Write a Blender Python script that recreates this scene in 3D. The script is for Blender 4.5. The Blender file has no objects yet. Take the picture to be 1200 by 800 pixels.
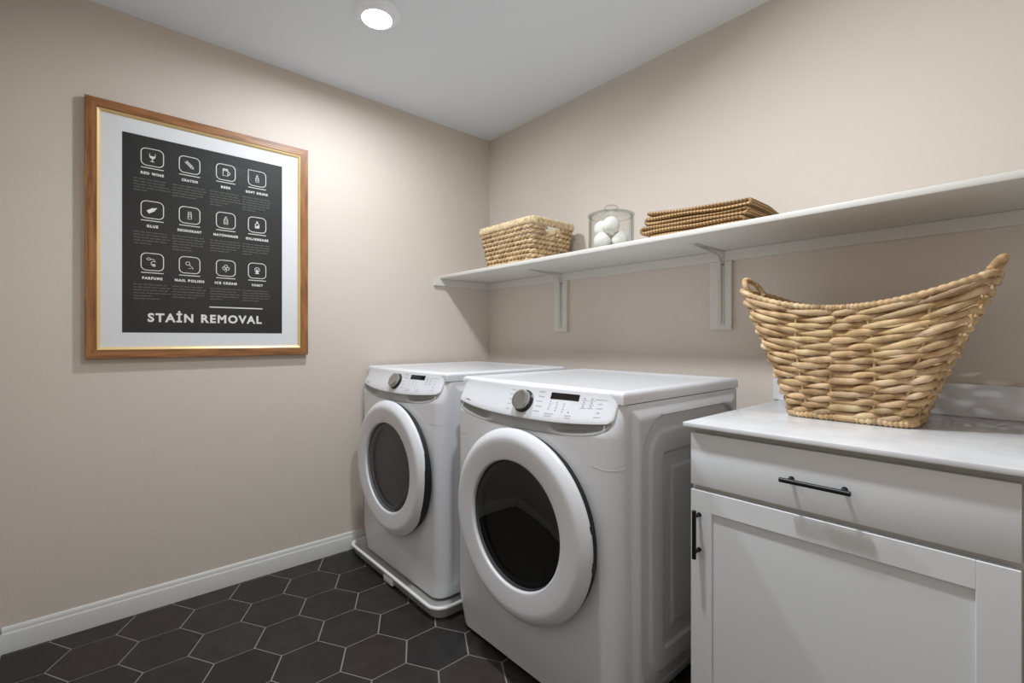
import bpy, bmesh, math, random
from mathutils import Vector, Matrix

random.seed(7)
PI = math.pi
sc = bpy.context.scene
COL = sc.collection

# ------------------------------------------------------------------ materials
def nodes_of(name):
    m = bpy.data.materials.new(name)
    m.use_nodes = True
    nt = m.node_tree
    return m, nt, nt.nodes, nt.links, nt.nodes['Principled BSDF']

def rgb(r, g, b):
    """sRGB 0-255 to linear"""
    def f(c):
        c /= 255.0
        return c / 12.92 if c <= 0.04045 else ((c + 0.055) / 1.055) ** 2.4
    return (f(r), f(g), f(b), 1.0)

def mat(name, col, rough=0.5, metal=0.0, spec=0.5, bump=None, vary=None, coat=0.0):
    """bump = (noise scale, strength, distance); vary = (noise scale, second colour, amount)"""
    m, nt, N, L, b = nodes_of(name)
    b.inputs['Base Color'].default_value = col
    b.inputs['Roughness'].default_value = rough
    b.inputs['Metallic'].default_value = metal
    b.inputs['Specular IOR Level'].default_value = spec
    if coat:
        b.inputs['Coat Weight'].default_value = coat
        b.inputs['Coat Roughness'].default_value = 0.08
    tc = N.new('ShaderNodeTexCoord')
    if vary:
        n = N.new('ShaderNodeTexNoise'); n.inputs['Scale'].default_value = vary[0]
        n.inputs['Detail'].default_value = 4
        L.new(tc.outputs['Object'], n.inputs['Vector'])
        r = N.new('ShaderNodeValToRGB')
        r.color_ramp.elements[0].position = 0.5 - 0.5 * (1 - vary[2]) - 0.02
        r.color_ramp.elements[1].position = 0.75
        r.color_ramp.elements[0].position = 0.3
        r.color_ramp.elements[0].color = col
        c2 = tuple(col[i] * (1 - vary[2]) + vary[1][i] * vary[2] for i in range(3)) + (1,)
        r.color_ramp.elements[1].color = c2
        L.new(n.outputs['Fac'], r.inputs['Fac'])
        L.new(r.outputs['Color'], b.inputs['Base Color'])
    if bump:
        n = N.new('ShaderNodeTexNoise'); n.inputs['Scale'].default_value = bump[0]
        n.inputs['Detail'].default_value = 3
        L.new(tc.outputs['Object'], n.inputs['Vector'])
        bp = N.new('ShaderNodeBump'); bp.inputs['Strength'].default_value = bump[1]
        bp.inputs['Distance'].default_value = bump[2]
        L.new(n.outputs['Fac'], bp.inputs['Height'])
        L.new(bp.outputs['Normal'], b.inputs['Normal'])
    return m

def wood_mat(name, vertical):
    m, nt, N, L, b = nodes_of(name)
    tc = N.new('ShaderNodeTexCoord')
    mp = N.new('ShaderNodeMapping')
    mp.inputs['Scale'].default_value = (30, 30, 2.2) if vertical else (30, 2.2, 30)
    L.new(tc.outputs['Object'], mp.inputs['Vector'])
    n = N.new('ShaderNodeTexNoise'); n.inputs['Scale'].default_value = 2.6
    n.inputs['Detail'].default_value = 7; n.inputs['Distortion'].default_value = 0.6
    L.new(mp.outputs['Vector'], n.inputs['Vector'])
    r = N.new('ShaderNodeValToRGB')
    r.color_ramp.elements[0].position = 0.32; r.color_ramp.elements[0].color = rgb(112, 70, 36)
    r.color_ramp.elements[1].position = 0.68; r.color_ramp.elements[1].color = rgb(170, 116, 68)
    L.new(n.outputs['Fac'], r.inputs['Fac']); L.new(r.outputs['Color'], b.inputs['Base Color'])
    b.inputs['Roughness'].default_value = 0.42
    return m

def weave_mat(name, c1, c2, c3, scale):
    m, nt, N, L, b = nodes_of(name)
    tc = N.new('ShaderNodeTexCoord')
    n = N.new('ShaderNodeTexNoise'); n.inputs['Scale'].default_value = scale
    n.inputs['Detail'].default_value = 3
    L.new(tc.outputs['Object'], n.inputs['Vector'])
    r = N.new('ShaderNodeValToRGB')
    e = r.color_ramp.elements
    e[0].position = 0.30; e[0].color = c1
    e[1].position = 0.72; e[1].color = c3
    k = e.new(0.5); k.color = c2
    L.new(n.outputs['Fac'], r.inputs['Fac'])
    at = N.new('ShaderNodeAttribute'); at.attribute_name = 'tint'
    mx = N.new('ShaderNodeMix'); mx.data_type = 'RGBA'; mx.blend_type = 'MULTIPLY'
    mx.inputs[0].default_value = 1.0
    L.new(r.outputs['Color'], mx.inputs[6]); L.new(at.outputs['Color'], mx.inputs[7])
    L.new(mx.outputs[2], b.inputs['Base Color'])
    b.inputs['Roughness'].default_value = 0.62
    b.inputs['Specular IOR Level'].default_value = 0.35
    n2 = N.new('ShaderNodeTexNoise'); n2.inputs['Scale'].default_value = 260
    L.new(tc.outputs['Object'], n2.inputs['Vector'])
    bp = N.new('ShaderNodeBump'); bp.inputs['Strength'].default_value = 0.35; bp.inputs['Distance'].default_value = 0.002
    L.new(n2.outputs['Fac'], bp.inputs['Height']); L.new(bp.outputs['Normal'], b.inputs['Normal'])
    return m

def glass_mat(name, tint, edge, refl=0.04, grazing=0.7, power=5.0, rough=0.0, dark_power=3.0):
    """thin pane: tinted see-through, reflection rising towards grazing view, edge tint at grazing"""
    m = bpy.data.materials.new(name); m.use_nodes = True
    nt = m.node_tree; N, L = nt.nodes, nt.links
    N.clear()
    out = N.new('ShaderNodeOutputMaterial')
    tr = N.new('ShaderNodeBsdfTransparent'); gl = N.new('ShaderNodeBsdfGlossy')
    gl.inputs['Roughness'].default_value = rough
    lw = N.new('ShaderNodeLayerWeight'); lw.inputs['Blend'].default_value = 0.5
    def powr(p, mul, add):
        a = N.new('ShaderNodeMath'); a.operation = 'POWER'; a.inputs[1].default_value = p
        L.new(lw.outputs['Facing'], a.inputs[0])
        b = N.new('ShaderNodeMath'); b.operation = 'MULTIPLY_ADD'; b.inputs[1].default_value = mul; b.inputs[2].default_value = add
        L.new(a.outputs[0], b.inputs[0]); return b.outputs[0]
    mx = N.new('ShaderNodeMix'); mx.data_type = 'RGBA'
    mx.inputs[6].default_value = tint; mx.inputs[7].default_value = edge
    L.new(powr(dark_power, 1.0, 0.0), mx.inputs[0]); L.new(mx.outputs[2], tr.inputs['Color'])
    ms = N.new('ShaderNodeMixShader')
    L.new(powr(power, grazing, refl), ms.inputs['Fac']); L.new(tr.outputs['BSDF'], ms.inputs[1]); L.new(gl.outputs['BSDF'], ms.inputs[2])
    L.new(ms.outputs['Shader'], out.inputs['Surface'])
    return m

M = {}
M['wall'] = mat('greige_wall_paint', rgb(214, 203, 192), 0.62, spec=0.25, bump=(140, 0.16, 0.006))
M['ceil'] = mat('ceiling_paint', rgb(232, 239, 245), 0.8, spec=0.2, bump=(150, 0.1, 0.004))
M['trim'] = mat('white_trim_paint', rgb(216, 215, 210), 0.4)
M['lampwhite'] = mat('white_lamp_trim', rgb(248, 251, 255), 0.35)
M['shelf'] = mat('white_shelf_paint', rgb(214, 211, 203), 0.45)
M['bracket'] = mat('white_painted_steel', rgb(206, 203, 194), 0.4)
M['screw'] = mat('screw_steel', rgb(120, 116, 110), 0.4, 0.7)
M['grout'] = mat('grey_grout', rgb(136, 133, 129), 0.85)
M['enamel'] = mat('white_enamel', rgb(222, 223, 226), 0.28, coat=0.25)
M['enamel_side'] = mat('white_enamel_side', rgb(218, 219, 222), 0.33, coat=0.15)
M['ring'] = mat('white_door_plastic', rgb(221, 222, 225), 0.32)
M['recess'] = mat('grey_handle_plastic', rgb(150, 150, 148), 0.35)
M['gasket'] = mat('black_rubber', rgb(22, 22, 23), 0.6)
M['seam'] = mat('panel_seam_grey', rgb(186, 186, 188), 0.6)
M['knob'] = mat('brushed_knob_metal', rgb(176, 174, 170), 0.3, 0.85)
M['black'] = mat('black_plastic', rgb(20, 20, 21), 0.35)
M['display'] = mat('black_display', rgb(10, 10, 11), 0.12)
M['mark'] = mat('grey_print', rgb(186, 186, 188), 0.6)
M['markdk'] = mat('dark_print', rgb(128, 128, 130), 0.6)
M['drum'] = mat('drum_steel', rgb(92, 92, 94), 0.4, 0.6)
M['drumdk'] = mat('drum_dark', rgb(34, 34, 35), 0.5)
M['doorglass'] = glass_mat('smoked_door_glass', (0.15, 0.15, 0.15, 1), (0.08, 0.08, 0.08, 1), rough=0.02, refl=0.045)
M['doorglass_grey'] = glass_mat('grey_door_glass', (0.36, 0.36, 0.37, 1), (0.2, 0.2, 0.2, 1), rough=0.02, refl=0.045)
M['pan'] = mat('white_pan_plastic', rgb(226, 225, 222), 0.3)
M['cab'] = mat('white_cabinet_paint', rgb(228, 230, 232), 0.38)
M['cabin'] = mat('cabinet_carcass', rgb(196, 194, 188), 0.5)
M['quartz'] = mat('white_quartz', rgb(226, 226, 226), 0.16, vary=(9, rgb(210, 210, 212), 1.0))
M['blackmetal'] = mat('matte_black_metal', rgb(16, 16, 17), 0.38, 0.3)
M['frameV'] = wood_mat('walnut_vertical', True)
M['frameH'] = wood_mat('walnut_horizontal', False)
M['gold'] = mat('gold_fillet', rgb(238, 208, 148), 0.35, 0.4)
M['matb'] = mat('white_mat_board', rgb(228, 229, 231), 0.8)
M['ink'] = mat('black_poster_ink', rgb(21, 20, 18), 0.6)
M['white'] = mat('white_poster_ink', rgb(232, 231, 226), 0.7)
M['greyink'] = mat('grey_poster_ink', rgb(88, 87, 82), 0.7)
M['pane'] = glass_mat('picture_glass', (0.985, 0.985, 0.985, 1), (0.95, 0.95, 0.95, 1), refl=0.018)
M['jar'] = glass_mat('clear_jar_glass', (0.985, 0.99, 0.985, 1), (0.42, 0.47, 0.44, 1), refl=0.035, grazing=0.4, dark_power=3.2)
M['ball'] = mat('white_wool', rgb(238, 236, 230), 0.85, bump=(90, 0.3, 0.003))
M['wicker'] = weave_mat('water_hyacinth', rgb(168, 134, 94), rgb(204, 174, 132), rgb(226, 202, 166), 22)
M['rope'] = weave_mat('seagrass_rope', rgb(160, 132, 96), rgb(198, 170, 130), rgb(220, 196, 158), 40)
M['wrap'] = weave_mat('raffia_wrap', rgb(176, 152, 114), rgb(212, 190, 152), rgb(228, 210, 176), 60)
M['stake'] = mat('wicker_stake', rgb(196, 164, 118), 0.7)

# tile material: tint attribute times noise
def tile_material():
    m, nt, N, L, b = nodes_of('dark_slate_tile')
    at = N.new('ShaderNodeAttribute'); at.attribute_name = 'tint'
    tc = N.new('ShaderNodeTexCoord')
    n = N.new('ShaderNodeTexNoise'); n.inputs['Scale'].default_value = 14; n.inputs['Detail'].default_value = 8
    n.inputs['Roughness'].default_value = 0.65
    L.new(tc.outputs['Object'], n.inputs['Vector'])
    r = N.new('ShaderNodeValToRGB')
    r.color_ramp.elements[0].position = 0.3; r.color_ramp.elements[0].color = (0.55, 0.55, 0.55, 1)
    r.color_ramp.elements[1].position = 0.75; r.color_ramp.elements[1].color = (1.5, 1.45, 1.4, 1)
    L.new(n.outputs['Fac'], r.inputs['Fac'])
    mx = N.new('ShaderNodeMix'); mx.data_type = 'RGBA'; mx.blend_type = 'MULTIPLY'; mx.inputs[0].default_value = 1
    L.new(at.outputs['Color'], mx.inputs[6]); L.new(r.outputs['Color'], mx.inputs[7])
    L.new(mx.outputs[2], b.inputs['Base Color'])
    b.inputs['Roughness'].default_value = 0.48
    b.inputs['Specular IOR Level'].default_value = 0.4
    bp = N.new('ShaderNodeBump'); bp.inputs['Strength'].default_value = 0.15; bp.inputs['Distance'].default_value = 0.003
    L.new(n.outputs['Fac'], bp.inputs['Height']); L.new(bp.outputs['Normal'], b.inputs['Normal'])
    return m
M['tile'] = tile_material()

def knit_material():
    m, nt, N, L, b = nodes_of('tan_waffle_knit')
    uv = N.new('ShaderNodeUVMap'); uv.uv_map = 'UVMap'
    sp = N.new('ShaderNodeSeparateXYZ'); L.new(uv.outputs['UV'], sp.inputs['Vector'])
    def sine(sock, k):
        a = N.new('ShaderNodeMath'); a.operation = 'MULTIPLY'; a.inputs[1].default_value = k; L.new(sock, a.inputs[0])
        s = N.new('ShaderNodeMath'); s.operation = 'SINE'; L.new(a.outputs[0], s.inputs[0])
        q = N.new('ShaderNodeMath'); q.operation = 'ABSOLUTE'; L.new(s.outputs[0], q.inputs[0])
        return q.outputs[0]
    su, sv = sine(sp.outputs['X'], PI / 0.0125), sine(sp.outputs['Y'], PI / 0.0125)
    h = N.new('ShaderNodeMath'); h.operation = 'MULTIPLY'; L.new(su, h.inputs[0]); L.new(sv, h.inputs[1])
    r = N.new('ShaderNodeValToRGB')
    r.color_ramp.elements[0].position = 0.05; r.color_ramp.elements[0].color = rgb(122, 92, 60)
    r.color_ramp.elements[1].position = 0.6; r.color_ramp.elements[1].color = rgb(196, 162, 120)
    L.new(h.outputs[0], r.inputs['Fac']); L.new(r.outputs['Color'], b.inputs['Base Color'])
    b.inputs['Roughness'].default_value = 0.9; b.inputs['Specular IOR Level'].default_value = 0.1
    bp = N.new('ShaderNodeBump'); bp.inputs['Strength'].default_value = 0.9; bp.inputs['Distance'].default_value = 0.004
    L.new(h.outputs[0], bp.inputs['Height']); L.new(bp.outputs['Normal'], b.inputs['Normal'])
    return m
M['knit'] = knit_material()

LAMP, SPOT = 570.0, 24.0
LCOL = (0.91, 0.97, 1.03)
def lamp_material(strength):
    m, nt, N, L, b = nodes_of('lit_lamp_lens')
    b.inputs['Base Color'].default_value = (0.9, 0.9, 0.9, 1)
    b.inputs['Emission Color'].default_value = (*LCOL, 1)
    b.inputs['Emission Strength'].default_value = strength
    return m
M['lamp'] = lamp_material(LAMP)
M['lamp_soft'] = lamp_material(0.9)

# ------------------------------------------------------------------ helpers
def add_tag(o, label=None, cat=None, group=None, kind=None):
    if label: o['label'] = label
    if cat: o['category'] = cat
    if group: o['group'] = group
    if kind: o['kind'] = kind
    return o

def empty(name, loc):
    o = bpy.data.objects.new(name, None); COL.objects.link(o)
    o.location = loc; o.empty_display_size = 0.1
    return o

def build(name, bm, mats, parent=None, loc=(0, 0, 0), smooth=35, label=None):
    me = bpy.data.meshes.new(name)
    bmesh.ops.recalc_face_normals(bm, faces=bm.faces) if smooth is not None else None
    bm.to_mesh(me); bm.free()
    for m in (mats if isinstance(mats, (list, tuple)) else [mats]):
        me.materials.append(m)
    if smooth:
        me.polygons.foreach_set('use_smooth', [True] * len(me.polygons))
        me.set_sharp_from_angle(angle=math.radians(smooth))
    o = bpy.data.objects.new(name, me); COL.objects.link(o)
    o.location = loc
    if parent: o.parent = parent
    if label: o['label'] = label
    return o

def box(bm, x0, x1, y0, y1, z0, z1, r=0.0, seg=2, mi=0):
    n0 = len(bm.faces)
    vs = [bm.verts.new(p) for p in ((x0, y0, z0), (x1, y0, z0), (x1, y1, z0), (x0, y1, z0),
                                    (x0, y0, z1), (x1, y0, z1), (x1, y1, z1), (x0, y1, z1))]
    fs = [bm.faces.new([vs[i] for i in q]) for q in ((3, 2, 1, 0), (4, 5, 6, 7), (0, 1, 5, 4), (1, 2, 6, 5), (2, 3, 7, 6), (3, 0, 4, 7))]
    for f in fs: f.material_index = mi
    if r:
        es = set(e for f in fs for e in f.edges)
        ret = bmesh.ops.bevel(bm, geom=list(es), offset=r, segments=seg, affect='EDGES', profile=0.5)
        for f in ret['faces']: f.material_index = mi

def grid(bm, pts, closed_u=False, closed_v=False, mi=0):
    """pts[i][j] -> quads"""
    V = [[bm.verts.new(p) for p in row] for row in pts]
    nu, nv = len(V), len(V[0])
    for i in range(nu if closed_u else nu - 1):
        for j in range(nv if closed_v else nv - 1):
            a, b = V[i], V[(i + 1) % nu]
            try:
                f = bm.faces.new((a[j], b[j], b[(j + 1) % nv], a[(j + 1) % nv])); f.material_index = mi
            except ValueError:
                pass
    return V

def lathe(bm, prof, seg=64, axis='z', c=(0, 0, 0), sx=1.0, mi=0):
    """prof: (radius, height).  axis 'y': height runs towards -y; sx stretches x"""
    rows = []
    for r, h in prof:
        row = []
        for k in range(seg):
            a = 2 * PI * k / seg
            if axis == 'z':
                row.append((c[0] + r * math.cos(a) * sx, c[1] + r * math.sin(a), c[2] + h))
            else:
                row.append((c[0] + r * math.cos(a) * sx, c[1] - h, c[2] + r * math.sin(a)))
        rows.append(row)
    V = grid(bm, rows, closed_v=True, mi=mi)
    for row, (r, h) in ((V[0], prof[0]), (V[-1], prof[-1])):
        if r < 1e-3 or True:
            pass
    return V

def cap(bm, ring, mi=0):
    f = bm.faces.new(ring); f.material_index = mi

def tube(bm, pts, rad, sides=8, closed=False, flat=None, tint=None, layer=None, ups=None, caps=True):
    """swept tube; rad: number or list; flat: (a,b) multipliers along (side, up)"""
    n = len(pts); P = [Vector(p) for p in pts]
    rows = []
    prev = None
    for i in range(n):
        if closed: t = P[(i + 1) % n] - P[i - 1]
        else: t = P[min(i + 1, n - 1)] - P[max(i - 1, 0)]
        t.normalize()
        up = Vector(ups[i]) if ups else (prev if prev is not None else (Vector((0, 0, 1)) if abs(t.z) < 0.9 else Vector((1, 0, 0))))
        s = t.cross(up)
        if s.length < 1e-6: s = t.orthogonal()
        s.normalize(); u = s.cross(t).normalized(); prev = u
        r = rad[i] if isinstance(rad, (list, tuple)) else rad
        fa, fb = flat if flat else (1, 1)
        rows.append([P[i] + s * (math.cos(2 * PI * k / sides) * r * fa) + u * (math.sin(2 * PI * k / sides) * r * fb) for k in range(sides)])
    nf = len(bm.faces)
    V = grid(bm, rows, closed_u=closed, closed_v=True)
    if not closed and caps:
        bm.faces.new(V[0][::-1]); bm.faces.new(V[-1])
    if layer is not None and tint is not None:
        bm.faces.ensure_lookup_table()
        for f in bm.faces[nf:]:
            for l in f.loops: l[layer] = tint
    return V

def tinted():
    bm = bmesh.new()
    return bm, bm.loops.layers.float_color.new('tint')

def smoothstep(a, b, x):
    t = min(1, max(0, (x - a) / (b - a))); return t * t * (3 - 2 * t)

# ------------------------------------------------------------------ camera
CAMP = (2.4926, -1.9882, 1.137)
cd = bpy.data.cameras.new('camera'); cam = bpy.data.objects.new('camera', cd); COL.objects.link(cam)
cd.sensor_width = 36.0; cd.lens = 552.39 / 1200 * 36
cd.shift_y = -(400 - 396.17) / 1200.0
cam.location = CAMP
cam.rotation_euler = (PI / 2, 0, math.radians(48.67))
cd.clip_start = 0.02
sc.camera = cam

# ------------------------------------------------------------------ room
H = 2.466
XR, YF = 3.10, -2.26
def struct(name, bm, m, smooth=None):
    o = build(name, bm, m, smooth=smooth); o['kind'] = 'structure'; return o

bm = bmesh.new(); box(bm, -0.1, 0.0, YF - 0.1, 0.1, -0.05, H + 0.1); struct('wall_left', bm, M['wall'])
bm = bmesh.new(); box(bm, 0.0, XR, 0.0, 0.1, -0.05, H + 0.1); struct('wall_back', bm, M['wall'])
bm = bmesh.new(); box(bm, 0.0, XR, YF - 0.1, YF, -0.05, H + 0.1); struct('wall_front', bm, M['wall'])
bm = bmesh.new(); box(bm, XR, XR + 0.1, YF - 0.1, 0.1, -0.05, H + 0.1); struct('wall_right', bm, M['wall'])
bm = bmesh.new(); box(bm, 0.0, XR, YF, 0.0, H, H + 0.1); struct('ceiling', bm, M['ceil'])

# hexagonal tile floor
bm, lay = tinted()
box(bm, 0.0, XR, YF, 0.0, -0.05, -0.0015, mi=1)
S = 0.1264; G = 0.0026
ax = math.sqrt(3) / 2 * S
tones = [(44, 41, 39), (40, 38, 37), (48, 44, 41), (47, 44, 40), (42, 41, 40), (54, 45, 41), (46, 42, 40)]
def clip_poly(poly):
    def cl(ps, k, v, keep_less):
        out = []
        for i in range(len(ps)):
            a, b = ps[i], ps[(i + 1) % len(ps)]
            ina = (a[k] <= v) if keep_less else (a[k] >= v); inb = (b[k] <= v) if keep_less else (b[k] >= v)
            if ina: out.append(a)
            if ina != inb:
                t = (v - a[k]) / (b[k] - a[k]); out.append((a[0] + t * (b[0] - a[0]), a[1] + t * (b[1] - a[1])))
        return out
    for k, v, l in ((0, 0.001, False), (0, XR - 0.001, True), (1, YF + 0.001, False), (1, -0.001, True)):
        poly = cl(poly, k, v, l)
        if len(poly) < 3: return None
    return poly
for j in range(-9, 9):
    for i in range(-3, 18):
        cx = 0.240 + i * 2 * ax + (ax if j % 2 else 0); cy = -1.239 + j * 1.5 * S
        rr = S - G / math.cos(PI / 6)
        poly = clip_poly([(cx + rr * math.sin(PI / 3 * k), cy + rr * math.cos(PI / 3 * k)) for k in range(6)])
        if not poly: continue
        c = rgb(*random.choice(tones)); f_ = random.uniform(0.66, 0.92)
        tint = (c[0] * f_, c[1] * f_, c[2] * f_, 1)
        nf = len(bm.faces)
        top = [bm.verts.new((p[0], p[1], 0.0)) for p in poly]
        bot = [bm.verts.new((p[0], p[1], -0.002)) for p in poly]
        fs = [bm.faces.new(top)]
        for k in range(len(poly)):
            fs.append(bm.faces.new((top[k], bot[k], bot[(k + 1) % len(poly)], top[(k + 1) % len(poly)])))
        for f in fs:
            f.material_index = 0
            for l in f.loops: l[lay] = tint
struct('floor', bm, [M['tile'], M['grout']])

# baseboards: moulded profile swept along a wall
def baseboard(name, p0, p1, nrm):
    prof = [(0, 0), (0.0125, 0), (0.0125, 0.066), (0.0112, 0.070), (0.0085, 0.074), (0.0082, 0.082), (0.006, 0.088), (0.0035, 0.0915), (0, 0.0925)]
    bm = bmesh.new()
    rows = []
    for p in (p0, p1):
        rows.append([(p[0] + nrm[0] * d, p[1] + nrm[1] * d, z) for d, z in prof])
    V = grid(bm, rows); cap(bm, V[0]); cap(bm, V[1][::-1])
    struct(name, bm, M['trim'], smooth=30)
baseboard('baseboard_left', (0, YF + 0.0125), (0, 0), (1, 0))
baseboard('baseboard_front', (0, YF), (XR, YF), (0, 1))
baseboard('baseboard_back', (0.0125, 0), (1.80, 0), (0, -1))
baseboard('baseboard_right', (XR, YF + 0.0125), (XR, -0.70), (-1, 0))

# ------------------------------------------------------------------ ceiling lights
def ceiling_light(x, y, label, narrow=False):
    root = empty('ceiling_light', (x, y, H)); add_tag(root, label, 'ceiling light', 'recessed ceiling lights')
    bm = bmesh.new()
    V = lathe(bm, [(0.093, 0.0), (0.0925, -0.004), (0.089, -0.009), (0.081, -0.0165), (0.072, -0.023), (0.066, -0.0265), (0.061, -0.0275), (0.0585, -0.0265), (0.058, -0.022)], 64)
    build('trim_ring', bm, M['lampwhite'], root)
    bm = bmesh.new()
    V = lathe(bm, [(0.0584, -0.0235), (0.045, -0.0250), (0.025, -0.0262), (0.008, -0.0268)], 48)
    cap(bm, V[-1])
    build('lens', bm, M['lamp_soft'] if narrow else M['lamp'], root, label='glowing white round lens')
    if narrow:      # tilting lamp: its disc is turned a little towards the cabinet
        ld = bpy.data.lights.new('lamp', 'AREA'); ld.shape = 'DISK'; ld.size = 0.112
        ld.energy = SPOT; ld.color = LCOL
        lo = bpy.data.objects.new('lamp', ld); COL.objects.link(lo); lo.parent = root; lo.location = (0, 0, -0.048)
        lo.rotation_euler = (0, -math.radians(20), 0)
    return root
ceiling_light(0.681, -1.130, 'lit round recessed ceiling light in the part of the ceiling beside the framed poster')
ceiling_light(1.68, -1.17, 'lit round recessed ceiling light above the dryer, farther from the poster', True)

# ------------------------------------------------------------------ washer and dryer
W, HM, DB = 0.778, 0.984, 0.782
HW = W / 2
def bulge(x): return 0.030 * (1 - (x / HW) ** 2)
def full(z): return smoothstep(0.0, 0.34, z)
def foot_inset(z): return 0.021 * (1 - smoothstep(0.0, 0.13, z))
def yfront(z):
    """set-back of the front skin (towards +y) at height z"""
    if z < 0.16: return 0.010 * (1 - smoothstep(0.0, 0.16, z))
    if z > 0.855: return 0.044 * smoothstep(0.850, 0.985, z) ** 0.9
    return 0.0
XL, XRR = -HW + 0.014, HW - 0.018
LIP0, LIP1 = 0.8735, 0.891
def lipz(x):
    t = min(1.0, abs((x - (XL + XRR) / 2) / ((XRR - XL) / 2)))
    k = max(0.0, (t - 0.945) / 0.055)
    return LIP0 + (LIP1 - LIP0) * min(1.0, abs(x / (HW - 0.03))) ** 2.6 + 0.016 * (1 - math.sqrt(max(0.0, 1 - k * k)))
def grip_t(x): return (x - (XL + XRR - 0.002) / 2) / ((XRR - XL - 0.010) / 2)
def grip_low(x):
    t = min(1.0, abs(grip_t(x)))
    return lipz(x) - 0.039 * (1 - t ** 9) ** 0.5 * (1 - 0.10 * t)
def outline(z, inset=0.0):
    R, n = 0.055, 9
    pts = []
    yo = yfront(z)
    hw = HW - inset - foot_inset(z)
    # front, left to right
    for k in range(57):
        x = -hw + R + (2 * hw - 2 * R) * k / 56
        rec = 0.0
        if 0.8 < z < 0.94 and XL - 0.002 < x < XRR + 0.002:
            zb = grip_low(x); rec = 0.030 * smoothstep(zb + 0.002, zb + 0.011, z) * max(0.0, 1 - abs(grip_t(x)) ** 14)
        pts.append((x, yo + (bulge(HW - R) - bulge(min(abs(x) * HW / hw, HW - R))) * full(z) + rec, z))
    for k in range(1, n + 1):
        a = -PI / 2 + PI / 2 * k / n
        pts.append((hw - R + R * math.cos(a), yo + R + (R - 0.5 * (yo if z > 0.5 else 0)) * math.sin(a) - 0.5 * (yo if z > 0.5 else 0), z))
    pts.append((hw, DB - 0.01, z)); pts.append((hw - 0.01, DB, z))
    pts.append((-hw + 0.01, DB, z)); pts.append((-hw, DB - 0.01, z))
    for k in range(0, n):
        a = PI + PI / 2 * k / n
        pts.append((-hw + R + R * math.cos(a), yo + R + (R - 0.5 * (yo if z > 0.5 else 0)) * math.sin(a) - 0.5 * (yo if z > 0.5 else 0), z))
    return pts
YB = bulge(HW - 0.055)      # front skin at centre is at about -bulge+YB

def skin(x, z): return yfront(z) + (YB - bulge(x)) * full(z)

TOPZ = 0.972
PROF = []   # (t along height 0 lip ..1 top, protrusion)
def console_pt(x, v):
    """v 0..1 over the visible face of the console, from the lip to the top"""
    zl = lipz(x) + 0.007
    z = zl + (TOPZ - zl) * v
    prot = 0.010 - 0.006 * v
    xm = (XL + XRR) / 2; xh = (XRR - XL) / 2
    e = max(0.0, 1 - abs((x - xm) / xh) ** 30) ** 0.5
    return Vector((x, skin(x, z) - prot * e, z))
def console_nrm(x, v):
    d = 0.01
    a = console_pt(x + d, v) - console_pt(x - d, v); b = console_pt(x, min(1, v + d)) - console_pt(x, max(0, v - d))
    return a.cross(b).normalized()

def sd_rr(y, z, y0, y1, z0, z1, r):
    qy = abs(y - (y0 + y1) / 2) - (y1 - y0) / 2 + r; qz = abs(z - (z0 + z1) / 2) - (z1 - z0) / 2 + r
    return -(math.hypot(max(qy, 0), max(qz, 0)) + min(max(qy, qz), 0) - r)

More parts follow.
